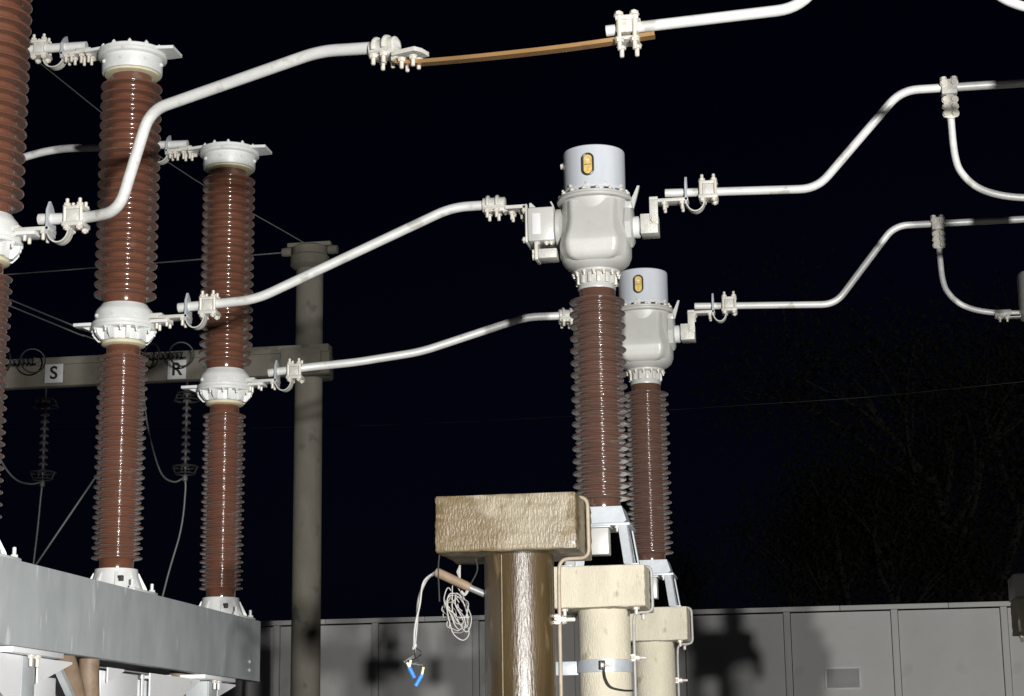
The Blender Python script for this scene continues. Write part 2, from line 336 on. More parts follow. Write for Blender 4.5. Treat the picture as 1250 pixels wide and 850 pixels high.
# ================================================================== insulator profile
def shed_profile(z0, z1, rc, R1, R2, pitch, rtop=None, plain=.04):
    prof = [(rc, z0)]; n = int((z1 - z0 - 2 * plain) / pitch); p = (z1 - z0 - 2 * plain) / n
    def shed(z, Rr, q):
        w = Rr - rc
        return [(rc, z - .021 * q), (rc + .004, z - .0165 * q), (rc + .13 * w, z - .013 * q), (rc + .5 * w, z - .0115 * q), (Rr - .009, z - .0125 * q), (Rr - .004, z - .0118 * q), (Rr - .0008, z - .0085 * q),
                (Rr, z - .0045 * q), (Rr - .0015, z - .0005 * q), (Rr - .006, z + .0025 * q), (rc + .45 * w, z + .0075 * q), (rc + .15 * w, z + .0125 * q), (rc + .003, z + .0175 * q), (rc, z + .021 * q)]
    for k in range(n):
        z = z0 + plain + (k + .5) * p
        prof += shed(z, R1, .92 if not R2 else p * 11.5)
        if R2 and k < n - 1: prof += shed(z + p / 2, R2, p * 10.5)
    prof.append((rc, z1)); return prof

# ================================================================== circuit breaker poles
ZB = 2.535                                                # top of the galvanised beam
def ring_bolts(n, r, z, ph=0): return [(r * math.cos(2 * PI * (k + ph) / n), r * math.sin(2 * PI * (k + ph) / n), z) for k in range(n)]
def remap(w, tab):
    for (a, fa), (b, fb) in zip(tab, tab[1:]):
        if w <= b: return fa + (fb - fa) * (w - a) / (b - a)
    return w + tab[-1][1] - tab[-1][0]
def make_pole(y, label):
    t = thing('circuit_breaker_pole', (0, y, ZB), label, 'breaker pole', 'breaker poles standing on the galvanised beam')
    tab = [(2.535, 2.535), (2.675, 2.663), (3.897, 3.873), (4.12, 4.092), (5.456, 5.416)]
    z = lambda w: remap(w, tab) - ZB
    zr = lambda w: w - ZB
    b = MB().bbox(-.172, .172, -.172, .172, 0, .020, .006)
    b.lathe([(.150, .018), (.142, .03), (.118, .095), (.112, .132)], 36)
    base = b.build('base_casting', 'white', t)
    rib = MB().prism([(.105, .021), (.162, .021), (.160, .032), (.118, .112), (.105, .112)], 'y', -.009, .009).mesh('rib', 'white')
    for k in range(8): inst('rib', rib, base, rot=(0, 0, k * PI / 4 + .39))
    for sx in (-1, 1):
        for sy in (-1, 1): inst('bolt', bolt_mesh(.048, .009, 'white'), base, (sx * .146, sy * .146, .020))
    MB().bbox(.055, .085, -.125, -.105, .06, .09, .004).build('inspection_plug', 'rubber', base)
    MB().lathe(shed_profile(z(2.675), z(3.897), .090, .134, .120, .0535), 44).build('lower_insulator', 'porcelain', t, ang=60)
    MB().lathe([(.106, z(3.892)), (.118, z(3.899)), (.118, z(3.914)), (.10, z(3.918))], 36).build('cement_ring', 'cement', t)
    c = MB().lathe([(.112, z(3.915)), (.122, z(3.918)), (.124, z(3.95)), (.125, z(3.975))], 36)
    mf = c.build('lower_collar', 'white', t)
    cr = MB().prism([(.11, z(3.918)), (.135, z(3.918)), (.160, z(3.945)), (.168, z(3.978)), (.11, z(3.978))], 'y', -.011, .011).mesh('rib', 'white')
    for k in range(10): inst('rib', cr, mf, rot=(0, 0, k * PI / 5 + .2))
    f = MB().lathe([(.12, z(3.976)), (.170, z(3.979)), (.174, z(3.983)), (.174, z(3.997)), (.170, z(4.000)), (.168, z(4.003)), (.172, z(4.006)), (.172, z(4.020)), (.160, z(4.024)), (.158, z(4.028)), (.157, z(4.075)), (.150, z(4.092)), (.132, z(4.112)), (.125, z(4.124))], 44)
    fl = f.build('middle_flange', 'white', t)
    for p in ring_bolts(12, .163, z(3.979), .5): inst('bolt', bolt_mesh(.026, .006, 'white'), fl, p, DOWN)
    for p in ring_bolts(8, .157, z(4.05)):
        inst('stud', bolt_mesh(.012, .006, 'white'), fl, p, (0, PI / 2, math.atan2(p[1], p[0])))
    MB().bbox(-.272, -.165, -.05, .05, zr(3.985), zr(4.003), .003).prism([(-.23, zr(3.985)), (-.165, zr(3.985)), (-.165, zr(3.955))], 'y', -.01, .01).build('rear_terminal', 'white', t)
    MB().bbox(.165, .262, -.05, .05, zr(3.985), zr(4.003), .003).build('front_terminal', 'white', t)
    MB().lathe(shed_profile(z(4.118), z(5.456), .114, .168, 0, .0555), 48).build('upper_insulator', 'porcelain', t, ang=60)
    MB().lathe([(.124, z(5.446)), (.150, z(5.452)), (.150, z(5.466)), (.13, z(5.47))], 36).build('cement_ring', 'cement', t)
    tf = MB().lathe([(.14, z(5.462)), (.163, z(5.464)), (.166, z(5.47)), (.168, z(5.545)), (.186, z(5.549)), (.190, z(5.553)), (.190, z(5.566)), (.186, z(5.57)), (.184, z(5.572)), (.190, z(5.575)), (.190, z(5.59)), (.186, z(5.594)), (.10, z(5.602)), (.0, z(5.604))], 44).build('top_flange', 'white', t)
    for p in ring_bolts(12, .176, z(5.594), .5): inst('bolt', bolt_mesh(.018, .006, 'white'), tf, p)
    for p in ring_bolts(8, .167, z(5.51)): inst('stud', bolt_mesh(.012, .006, 'white'), tf, p, (0, PI / 2, math.atan2(p[1], p[0])))
    MB().prism([(.14, -.09), (.262, -.075), (.262, .075), (.14, .09)], 'z', z(5.574), z(5.592)).build('terminal_pad', 'white', t)
    MB().prism([(-.14, -.09), (-.262, -.06), (-.262, .06), (-.14, .09)], 'z', zr(5.556), zr(5.573)).build('rear_terminal_pad', 'white', t)
    return t
make_pole(0.0, 'brown porcelain breaker pole whose tube leads to the copper bar')
make_pole(1.75, 'brown porcelain breaker pole standing in the middle of the galvanised beam')
make_pole(3.5, 'brown porcelain breaker pole at the far free end of the galvanised beam')

# galvanised beam with legs, cabinet and gussets below it
bm_ = thing('breaker_support', (0, 1.7, 0), 'galvanised steel beam on legs carrying the brown breaker poles', 'support beam')
Y = lambda y: y - 1.7
hb = MB(); hb.bbox(.192, .20, Y(-2.3), Y(3.69), 2.165, ZB, .0025); hb.bbox(-.20, .1915, Y(-2.3), Y(3.69), ZB - .009, ZB, .002); hb.bbox(-.20, -.192, Y(-2.3), Y(3.69), 2.165, ZB - .0095, .002)
hb.bbox(.13, .1915, Y(-2.3), Y(3.685), 2.166, 2.174, .002); hb.bbox(-.1915, -.13, Y(-2.3), Y(3.685), 2.166, 2.174, .002)
hb.build('beam', 'galv', bm_)
MB().bbox(-.235, -.2005, Y(-2.3), Y(3.80), 2.17, ZB - .004, .003).build('rear_channel', 'galv', bm_)
for yy, zz in ((3.47, 2.225), (3.47, 2.275)): inst('bolt', bolt_mesh(.006, .006, 'galv_light'), bm_, (.20, Y(yy), zz), (0, PI / 2, 0))
def leg(y0, y1):
    c = MB().bbox(.135, .143, y0, y1, .02, 2.135, .002).bbox(.0, .1345, y0, y0 + .008, .02, 2.135, .002).bbox(.0, .1345, y1 - .008, y1, .02, 2.135, .002)
    lg = c.build('leg', 'galv', bm_)
    MB().bbox(-.16, .19, y0 - .1, y1 + .1, 0, .019, .003).build('foot_plate', 'galv', lg)
    return lg
for y0, y1 in ((.29, .43), (2.88, 3.02)):
    lg = leg(Y(y0), Y(y1))
    MB().bbox(-.19, .195, Y(y0 - .22), Y(y1 + .2), 2.139, 2.163, .003).build('top_plate', 'cabinet', lg)
    for yy in (y0 + .04, y1 - .03): inst('bolt', bolt_mesh(.05, .009, 'zinc'), lg, (.165, Y(yy), 2.138), DOWN)
gus = lambda y0, y1, z1, x=.15: MB().prism([(Y(y0), 2.134), (Y(y1), 2.134), (Y(y1), 2.125), (Y(y0), z1)], 'x', x - .008, x)
gus(.445, .84, 2.02).build('gusset', 'cabinet', bm_); gus(1.30, 1.52, 2.06).build('gusset', 'cabinet', bm_)
gus(1.90, 2.70, 1.86).build('gusset', 'cabinet', bm_); gus(3.03, 3.36, 2.05).build('gusset', 'cabinet', bm_)
gl = MB().prism([(Y(-.25), 2.134), (Y(.26), 2.134), (Y(.26), 1.9), (Y(.2), 1.9)], 'x', .142, .15).build('gusset', 'cabinet', bm_)
MB().bbox(-.20, .10, Y(-.30), Y(.27), .9, 2.12, .006).build('side_panel', 'cabinet', bm_)
MB().bbox(.02, .09, Y(.46), Y(.80), 1.1, 2.06, .006).build('side_panel', 'cabinet', bm_)
cb = MB().bbox(-.22, .12, Y(1.28), Y(1.80), .8, 2.12, .006).build('mechanism_cabinet', 'cabinet', bm_)
MB().bbox(.1205, .128, Y(1.84), Y(1.872), .8, 2.125, .002).build('cabinet_stiffener', 'cabinet', bm_)
MB().bbox(-.22, .10, Y(1.805), Y(2.34), .8, 2.10, .006).build('mechanism_cabinet', 'cabinet', bm_)
MB().tube([(.12, Y(.72), 2.12), (.12, Y(1.15), 1.80)], .022, 4).build('diagonal_strut', 'galv', bm_)
MB().tube([(.06, Y(.60), 2.13), (.06, Y(1.05), 1.70)], .022, 4).build('diagonal_strut', 'galv', bm_)
for pts in ([(.10, Y(.83), 2.20), (.10, Y(.92), 2.10), (.10, Y(1.02), 1.97), (.10, Y(1.10), 1.75)], [(.11, Y(1.15), 2.20), (.11, Y(1.15), 2.1), (.11, Y(1.17), 1.95), (.11, Y(1.20), 1.75)], [(.02, Y(2.70), 2.20), (.02, Y(2.70), 2.1), (.02, Y(2.66), 1.9), (.02, Y(2.66), 1.7)]):
    MB().tube(spline(pts, 8), .050, 18).build('cable_hose', 'brown_hose', bm_)

# ================================================================== tubular conductors
TR = .0258
def tubec(pts, label, rad=.14, r=TR, group=None):
    o0 = Vector(pts[0]); q = fillet([Vector(p) - o0 for p in pts], rad)
    o = MB().tube(q, r, 20).build('tube_conductor', 'tube', None, o0, 60)
    return tag(o, label, 'conductor tube', group)
y1 = lambda x: max(-.8, -.8 * (x - .262) / (2.48 - .262))
tubec([(.262, 0, 4.066), (.50, -.01, 4.056), (.68, -.105, 4.05), (.842, -.19, 4.475), (1.693, -.478, 4.577), (2.06, -.62, 4.515)], 'bent white tube climbing steeply from the breaker pole to the copper bar', .09)
tubec([(2.945, -.8, 4.440), (3.70, -.8, 4.474), (4.13, -.8, 5.02), (5.6, -.8, 5.02)], 'white tube rising out of the top of the picture beyond the copper bar', .09, .0222)
tubec([(.306, 1.75, 4.070), (.74, 1.75, 4.094), (1.815, 1.75, 4.541), (2.03, 1.75, 4.541)], 'sloping white tube from the middle breaker pole to a current transformer', .09)
tubec([(2.952, 1.75, 4.546), (3.735, 1.75, 4.52), (4.19, 1.75, 5.022), (5.6, 1.75, 5.01)], 'cranked white tube right of the current transformer standing higher in view', .09, .0222)
tubec([(.285, 3.5, 4.068), (.52, 3.505, 4.094), (.80, 3.66, 4.145), (1.19, 3.827, 4.23), (1.84, 4.055, 4.478), (2.12, 4.155, 4.497)], 'gently sloping white tube from the end breaker pole to the half hidden transformer', .09)
tubec([(2.916, 4.3, 4.551), (3.82, 4.3, 4.515), (4.22, 4.3, 5.017), (5.6, 4.3, 5.005)], 'cranked white tube right of the half hidden current transformer', .09, .0222)
tubec([(-.275, 1.75, 5.618), (-3.2, 1.75, 5.66)], 'white tube running left from the top flange of the middle breaker pole')
tubec([(-.285, 3.5, 5.618), (-1.21, 3.5, 5.648), (-1.75, 3.5, 5.53), (-3.2, 3.5, 5.50)], 'white tube running left from the top flange of the end breaker pole')
for yy, dz, lab in ((1.75, 0, 'curved white dropper tube hanging from the upper cranked tube'), (4.3, 0, 'curved white dropper tube hanging from the lower cranked tube'), (-.8, 0, 'curved white dropper tube at the very top right corner')):
    x0 = 4.432 if yy > 0 else 4.36
    if yy > 4: x0 = 4.495
    tag(MB().tube(spline([Vector(p) for p in ((0, 0, -.02), (.0, 0, -.17), (.008, 0, -.37), (.04, 0, -.47), (.125, 0, -.555), (.27, 0, -.605), (.50, 0, -.628))], 8), .0185, 14).build('dropper_tube', 'tube', None, (x0, yy, 5.02 if yy > 0 else 4.992), 60), lab, 'dropper tube', 'dropper tubes')

# ------------------------------------------------------------------ fittings
def expansion_clamp(loc, label, flip=False, gd=.055, cd=.175, pad=(-.10, .05), lug=True, dz=.052):
    # local +X points along the tube away from the equipment, origin on the tube end
    t = thing('expansion_clamp', loc, label, 'clamp', 'expansion clamps with a flexible loop', PI if flip else 0)
    pz = -dz
    MB().bbox(pad[0], gd + .01, -.045, .045, pz - .012, pz + .006, .003).build('contact_pad', 'cast', t)
    if lug: MB().bbox(pad[0] - .07, pad[0] + .02, -.04, .04, pz - .008, pz + .022, .005).build('terminal_lug', 'cast', t)
    if lug: MB().bbox(pad[0] - .085, pad[0] + .012, -.046, -.030, pz - .034, pz - .014, .003).build('yellow_spacer', 'cream_cast', t)
    for x in (pad[0] + .045, gd - .022):
        for y in (-.026, .026): inst('bolt', bolt_mesh(.042, .0085), t, (x, y, pz - .012), DOWN)
    for x in (pad[0] - .055, pad[0] - .012) if lug else ():
        for y in (-.022, .024): inst('bolt', bolt_mesh(.050, .0085), t, (x, y, pz - .014), DOWN)
    MB().prism([(-.045, pz - .03), (.045, pz - .03), (.045, .012), (.012, .052), (-.02, .075), (-.045, .03)], 'x', gd - .006, gd + .006).build('guide_plate', 'galv_light', t)
    n = 14; path = []
    for k in range(n + 1):
        a = PI * (1.0 + k / n); cx = (gd + cd - .02) / 2; rx = (cd - .02 - gd) / 2
        path.append((cx + rx * math.cos(a) , 0, pz - .008 + .062 * math.sin(a) - 0.0))
    path[-1] = (path[-1][0], 0, -.036); path.insert(0, (gd - .02, 0, pz + .003))
    for y in (-.026, 0.004): MB().strap([(p[0], y, p[2]) for p in path], .026, .006).build('braid', 'cast', t)
    c = MB().bbox(cd - .050, cd + .050, -.050, .050, -.052, -.030, .005).bbox(cd - .046, cd + .046, -.046, .046, .026, .044, .006)
    c.bbox(cd - .030, cd + .030, -.042, .042, -.031, .027, .006)
    c.build('tube_clamp', 'cast', t)
    for x in (cd - .030, cd + .030):
        for y in (-.034, .034):
            inst('bolt', bolt_mesh(.036, .0085), t, (x, y, .043)); inst('bolt', bolt_mesh(.018, .0085), t, (x, y, -.052), DOWN)
        MB().cyl((x + math.copysign(.008, x - cd), -.040, -.035), (x + math.copysign(.008, x - cd), -.040, .036), .0085, 8).build('clamp_rod', 'zinc', t)
    return t
expansion_clamp((.262, 0, 4.066), 'expansion clamp with braid loop at the foot of the steep bent tube')
expansion_clamp((.306, 1.75, 4.070), 'expansion clamp with braid loop on the middle breaker pole flange')
expansion_clamp((.285, 3.5, 4.068), 'expansion clamp with braid loop in front of the gantry column')
expansion_clamp((2.952, 1.75, 4.546), 'expansion clamp with braid loop right of the fully visible current transformer', gd=.11, cd=.225, pad=(-.05, .05), lug=False, dz=.046)
expansion_clamp((2.916, 4.3, 4.551), 'expansion clamp with braid loop right of the half hidden current transformer', gd=.12, cd=.225, pad=(-.05, .05), lug=False, dz=.046)
expansion_clamp((-.275, 1.75, 5.618), 'expansion clamp with braid loop at the top of the middle breaker pole', True, gd=.13, cd=.27, pad=(.03, .08), dz=.045)
expansion_clamp((-.285, 3.5, 5.618), 'expansion clamp with braid loop at the top of the end breaker pole', True, gd=.13, cd=.27, pad=(.03, .08), dz=.045)

def terminal_clamp(loc, label, rz=0, drop=-.065):
    # sleeve with two U-bolts on the tube end, flat palm to the right
    t = thing('terminal_clamp', loc, label, 'clamp', 'bolted terminal clamps at tube ends', rz)
    MB().lathe([(.030, -.065), (.038, -.06), (.038, .055), (.031, .06)], 18, (0, 0, 0), (1, 0, 0)).bbox(-.06, .06, -.035, .035, -.045, -.02, .004).build('sleeve', 'cast', t)
    for x in (-.034, .016):
        MB().tube([(x, .042 * math.cos(a), .042 * math.sin(a)) for a in [PI * (k / 10) for k in range(-1, 12)]], .010, 8).build('saddle_strap', 'cast', t)
        for y in (-.036, .036):
            inst('bolt', bolt_mesh(.042, .009), t, (x, y, -.038), DOWN)
    MB().prism([(.045, -.03), (.075, -.045), (.075, drop - .012), (.05, drop - .02)], 'y', -.03, .03).build('neck', 'cast', t)
    MB().prism([(.06, -.045), (.17, -.045), (.185, -.01), (.185, .045), (.06, .045)], 'z', drop - .006, drop + .012).build('palm', 'cast', t)
    for x in (.095, .150):
        for y in (-.022, .022): inst('bolt', bolt_mesh(.042, .0085), t, (x, y, drop - .02), DOWN)
    return t
terminal_clamp((2.005, -.598, 4.522), 'bolted clamp joining the steep bent tube to the copper bar', R(-20), -.055)
terminal_clamp((2.045, 1.75, 4.541), 'bolted clamp between sloping tube and the fully visible transformer', 0, -.034)
terminal_clamp((2.10, 4.15, 4.497), 'bolted clamp on the tube end behind the taller transformer insulator', R(20), -.03)

# copper jumper bar in place of the missing transformer
cbp = [Vector(p) for p in ((2.06, -.618, 4.444), (2.172, -.65, 4.425), (2.481, -.76, 4.386), (2.814, -.8, 4.384), (3.135, -.8, 4.408))]
q = spline([p - cbp[0] for p in cbp], 6)
vs = []; fs = []
for i, p in enumerate(q):
    d = (q[min(i + 1, len(q) - 1)] - q[max(i - 1, 0)]).normalized(); s = Vector((-d.y, d.x, 0)).normalized(); u2 = s.cross(d) * -1
    for a, b in ((-1, -1), (1, -1), (1, 1), (-1, 1)): vs.append(p + s * .022 * a + Vector((0, 0, 1)) * .0080 * b)
for i in range(len(q) - 1):
    for j in range(4): fs.append((i * 4 + j, i * 4 + (j + 1) % 4, i * 4 + 4 + (j + 1) % 4, i * 4 + 4 + j))
fs += [(3, 2, 1, 0), tuple((len(q) - 1) * 4 + j for j in range(4))]
tag(MB().add(vs, fs).build('copper_bar', 'copper', None, cbp[0]), 'flat brown copper bar bridging the gap between two white tubes', 'busbar')
t = thing('bar_clamp', (3.03, -.8, 4.444), 'bolted clamp holding the copper bar under the white tube end', 'clamp')
MB().bbox(-.045, .045, -.045, .045, .022, .042, .005).bbox(-.042, .042, -.038, .038, -.028, .024, .004).build('upper_jaw', 'cast', t)
MB().bbox(-.045, .045, -.045, .045, -.060, -.046, .004).build('lower_jaw', 'cast', t)
for x in (-.030, .030):
    for y in (-.040, .040):
        inst('bolt', bolt_mesh(.020, .009), t, (x, y, .040)); inst('bolt', bolt_mesh(.045, .009), t, (x, y, -.058), DOWN)
        MB().cyl((x, y, -.055), (x, y, .04), .0085, 8).build('clamp_rod', 'zinc', t)

def tee_clamp(loc, label):
    t = thing('tee_clamp', loc, label, 'clamp', 'tee clamps where droppers hang')
    MB().bbox(-.040, .040, -.040, .040, -.046, .036, .008).build('saddle', 'cast', t)
    MB().bbox(-.020, .020, -.026, .026, -.175, -.044, .006).build('socket', 'cast', t)
    for sx in (-1, 1):
        for zz in (-.075, -.113, -.150):
            inst('bolt', bolt_mesh(.016, .009), t, (sx * .022, -.014, zz), (0, sx * PI / 2, 0))
            inst('bolt', bolt_mesh(.012, .009), t, (sx * .022, -.026, zz), (PI / 2, 0, 0))
        inst('bolt', bolt_mesh(.016, .009), t, (sx * .026, -.040, 0.012), (PI / 2, 0, 0)); inst('bolt', bolt_mesh(.016, .009), t, (sx * .026, -.02, .036))
tee_clamp((4.432, 1.75, 5.02), 'bolted tee clamp on the upper cranked tube')
tee_clamp((4.495, 4.3, 5.014), 'bolted tee clamp on the lower cranked tube')
tee_clamp((4.36, -.8, 5.02), 'bolted tee clamp above the corner dropper')

# ================================================================== current transformers
def superring(hx, hy, e, n, z, cy=0):
    out = []
    for i in range(n):
        a = 2 * PI * i / n; c, s = math.cos(a), math.sin(a)
        out.append((hx * math.copysign(abs(c) ** (2 / e), c), cy + hy * math.copysign(abs(s) ** (2 / e), s), z))
    return out
def loft(rings):
    n = len(rings[0]); vs = [p for r_ in rings for p in r_]; fs = []
    for j in range(len(rings) - 1):
        for i in range(n):
            i2 = (i + 1) % n; fs.append((j * n + i, j * n + i2, (j + 1) * n + i2, (j + 1) * n + i))
    fs.append(tuple(reversed(range(n)))); fs.append(tuple((len(rings) - 1) * n + i for i in range(n)))
    return MB().add(vs, fs)
ZC = 2.59
def make_ct(x, y, label):
    t = thing('current_transformer', (x, y, ZC), label, 'transformer', 'current transformers on the concrete pedestals')
    tab = [(2.59, 2.59), (2.903, 2.893), (4.062, 4.043), (4.535, 4.508), (4.843, 4.800)]
    z = lambda w: remap(w, tab) - ZC
    zr = lambda w: w - ZC
    # steel stand
    st = MB().bbox(-.155, .155, -.155, .155, z(2.80), z(2.815), .003).build('top_plate', 'galv_light', t)
    for sx in (-1, 1):
        for sy in (-1, 1):
            P = [(sx * .135, sy * .135, z(2.80)), (sx * .165, sy * .165, 0)]
            a = MB(); d = Vector(P[1]) - Vector(P[0])
            for ox, oy in (((0, .05), (0, .007)), ((0, .007), (0, .05))):
                v8 = []
                for pp in P:
                    for (ux, uy) in ((ox[0], oy[0]), (ox[1], oy[0]), (ox[1], oy[1]), (ox[0], oy[1])): v8.append((pp[0] - sx * ux + sx * .01, pp[1] - sy * uy + sy * .01, pp[2]))
                a.add(v8, [(0, 1, 2, 3), (7, 6, 5, 4), (0, 4, 5, 1), (1, 5, 6, 2), (2, 6, 7, 3), (3, 7, 4, 0)])
            a.build('leg', 'galv_light', t)
            MB().bbox(sx * .165 - .035, sx * .165 + .035, sy * .165 - .035, sy * .165 + .035, 0.001, .008, .002).build('foot', 'galv_light', t)
    MB().prism([(-.115, z(2.816)), (.115, z(2.816)), (.135, z(2.83)), (.112, z(2.905)), (-.112, z(2.905)), (-.135, z(2.83))], 'y', -.115, .115).build('base_casting', 'galv_light', t)
    bx_ = MB().bbox(-.075, .055, -.215, -.12, z(2.645), z(2.782), .006).build('secondary_terminal_box', 'tank', t)
    MB().bbox(-.085, .065, -.225, -.11, z(2.783), z(2.792), .002).build('lid', 'galv_light', bx_)
    for sx in (-.09, .09): inst('bolt', bolt_mesh(.03, .008), t, (sx, -.13, z(2.80)), DOWN)
    MB().lathe(shed_profile(z(2.903), z(4.062), .095, .146, .129, .0635, plain=.03), 44).build('insulator', 'porcelain_dark', t, ang=60)
    # neck, tank
    nk = MB().lathe([(.085, z(4.055)), (.098, z(4.058)), (.100, z(4.07)), (.095, z(4.08)), (.097, z(4.135)), (.112, z(4.14)), (.125, z(4.146)), (.125, z(4.158)), (.11, z(4.162))], 36).build('neck_collar', 'tank', t)
    nr = MB().bbox(.088, .108, -.010, .010, z(4.085), z(4.138), .003).mesh('clip', 'cast')
    for k in range(14): inst('clip', nr, nk, rot=(0, 0, k * 2 * PI / 14))
    for p in ring_bolts(14, .117, z(4.146), .5): inst('bolt', bolt_mesh(.022, .006), nk, p, DOWN)
    prof = [(4.158, .095, .095, 2), (4.166, .118, .115, 2.1), (4.182, .150, .140, 2.3), (4.205, .172, .158, 2.6), (4.24, .185, .166, 2.8), (4.29, .186, .166, 2.9), (4.34, .182, .160, 2.8), (4.40, .176, .156, 2.5), (4.46, .173, .158, 2.3), (4.535, .173, .162, 2.2)]
    tank = loft([superring(hx, hy, e, 56, z(w)) for w, hx, hy, e in prof]).build('tank', 'tank', t, ang=50)
    # bell-shaped boss on the front
    outl = [(4.522, .150, -.150), (4.47, .146, -.160), (4.42, .144, -.170), (4.385, .146, -.179), (4.35, .153, -.188), (4.325, .163, -.194), (4.300, .170, -.197), (4.288, .172, -.1975), (4.262, .172, -.190), (4.235, .165, -.184), (4.212, .148, -.176), (4.199, .125, -.166), (4.193, .10, -.152)]
    vs = []; fs = []; nu = 22
    for w, hw, yf in outl:
        for i in range(nu + 1):
            u = -1 + 2 * i / nu; k = max(0, (abs(u) - .72) / .28); k = k * k * (3 - 2 * k)
            vs.append((hw * u, yf + k * (.062 + (yf + .15) * -.3), z(w)))
    for j in range(len(outl) - 1):
        for i in range(nu): o = j * (nu + 1) + i; fs.append((o, o + 1, o + nu + 2, o + nu + 1))
    MB().add(vs, fs).build('front_boss', 'tank', tank, ang=70)
    fl = MB().lathe([(.17, z(4.535)), (.196, z(4.537)), (.199, z(4.541)), (.199, z(4.552)), (.195, z(4.556)), (.190, z(4.558)), (.190, z(4.568)), (.18, z(4.573)), (.15, z(4.575))], 44).build('tank_flange', 'tank', t)
    for p in ring_bolts(16, .18, z(4.573), .5): inst('bolt', bolt_mesh(.016, .006), fl, p)
    MB().lathe([(.148, z(4.572)), (.148, z(4.60))], 36).build('bellows_base', 'black', t)
    vn = MB().bbox(.146, .158, -.016, .016, z(4.574), z(4.600), .002).mesh('spacer', 'tank')
    for k in range(14): inst('spacer', vn, fl, rot=(0, 0, k * 2 * PI / 14 + .1))
    cap = MB().lathe([(.162, z(4.590)), (.1655, z(4.594)), (.1655, z(4.602)), (.163, z(4.606)), (.163, z(4.82)), (.160, z(4.828)), (.150, z(4.834)), (.06, z(4.842)), (0.001, z(4.843))], 52).build('dome_cap', 'dome', t)
    def gauge(w, h, r_, yy, th, nm, mat, par):
        pts = [( (w / 2) * math.cos(a), (h / 2 - w / 2) * (1 if math.sin(a) >= 0 else -1) + (w / 2) * math.sin(a)) for a in [2 * PI * (k + .5) / 24 for k in range(24)]]
        return MB().prism([(px - .012, pz + z(4.715)) for px, pz in pts], 'y', yy, yy + th).build(nm, mat, par)
    gauge(.058, .116, .03, -.1665, .02, 'gauge_backing', 'black', cap)
    gp = gauge(.044, .102, .03, -.1680, .02, 'gauge_pane', 'yellow', cap)
    MB().bbox(-.030, .006, -.1688, -.1682, z(4.712), z(4.716), .0002).build('level_mark', 'black', gp)
    MB().bbox(-.022, -.004, -.1688, -.1682, z(4.735), z(4.745), .0002).build('level_mark', 'sign', gp)
    ol = [((.0275) * math.cos(a) - .012, -.1695, (.122 / 2 - .032) * (1 if math.sin(a) >= 0 else -1) + .0275 * math.sin(a) + z(4.715)) for a in [2 * PI * (k + .5) / 28 for k in range(28)]]
    MB().tube(ol, .0055, 8, True).build('gauge_frame', 'gauge_rim', cap)
    for p in ring_bolts(10, .1655, z(4.612), .3): inst('rivet', bolt_mesh(.008, .004), cap, p, (0, PI / 2, math.atan2(p[1], p[0])))
    inst('rivet', bolt_mesh(.014, .008), cap, (-.162, -.02, z(4.76)), (0, -PI / 2, 0))
    # lifting lugs
    MB().prism([(.175, z(4.49)), (.205, z(4.50)), (.222, z(4.56)), (.238, z(4.625)), (.226, z(4.625)), (.205, z(4.575)), (.185, z(4.54)), (.17, z(4.53))], 'y', -.012, .012).build('lifting_lug', 'tank', t)
    MB().tube([(-.195, -.02, z(4.50)), (-.212, -.02, z(4.505)), (-.225, -.02, z(4.53))], .007, 8).build('lifting_lug', 'tank', t)
    MB().tube([(-.232, -.02, z(4.56)), (-.222, -.02, z(4.54)), (-.212, -.02, z(4.505))], .005, 8).build('hook', 'tank', t)
    # left terminal (box, flange, bracket)
    lf = MB().lathe([(.09, -.205), (.105, -.20), (.105, -.18), (.08, -.165)], 28, (0, 0, zr(4.385)), (1, 0, 0)).build('left_terminal_flange', 'tank', t)
    lb = MB().bbox(-.345, -.205, -.10, .06, zr(4.30), zr(4.485), .012).build('left_terminal_box', 'tank', t)
    MB().bbox(-.32, -.275, -.104, -.1005, zr(4.335), zr(4.45), .003).build('nameplate', 'sign', lb)
    MB().bbox(-.357, -.346, -.10, .06, zr(4.295), zr(4.505), .003).build('left_end_plate', 'tank', lb)
    MB().prism([(-.335, zr(4.486)), (-.302, zr(4.486)), (-.325, zr(4.51)), (-.335, zr(4.51))], 'y', -.09, .05).build('stop', 'tank', lb)
    for zz in (4.315, 4.475): inst('bolt', bolt_mesh(.02, .009), lb, (-.357, -.08, zr(zz)), (0, -PI / 2, 0))
    for xx in (-.30, -.25, -.225): inst('bolt', bolt_mesh(.018, .008), lb, (xx, -.07, zr(4.30)), DOWN)
    MB().bbox(-.312, -.295, -.085, .03, zr(4.205), zr(4.298), .002).bbox(-.2945, -.195, -.085, .03, zr(4.21), zr(4.262), .006).build('surge_bracket', 'cast', lb)
    for zz in (4.225, 4.25): inst('bolt', bolt_mesh(.014, .009), lb, (-.312, -.06, zr(zz)), (0, -PI / 2, 0))
    # right terminal
    MB().lathe([(.10, .155), (.112, .165), (.112, .195), (.10, .203)], 8, (0, 0, zr(4.375)), (1, 0, 0)).bbox(.16, .20, -.055, .055, zr(4.46), zr(4.50), .005).build('right_terminal_flange', 'tank', t)
    MB().lathe([(.055, .20), (.058, .205), (.058, .232), (.04, .24)], 20, (0, 0, zr(4.37)), (1, 0, 0)).build('right_stud', 'white', t)
    rb = MB().bbox(.242, .333, -.06, .06, zr(4.318), zr(4.425), .004).build('right_terminal_block', 'cast', t)
    MB().bbox(.292, .336, -.0655, -.0605, zr(4.365), zr(4.495), .002).bbox(.292, .336, -.066, .05, zr(4.4955), zr(4.512), .002).build('angle_bar', 'cast', rb)
    inst('bolt', bolt_mesh(.014, .009), rb, (.316, -.066, zr(4.385)), (PI / 2, 0, 0))
    return t
make_ct(2.58, 1.75, 'fully visible current transformer with silver cap and dark brown insulator')
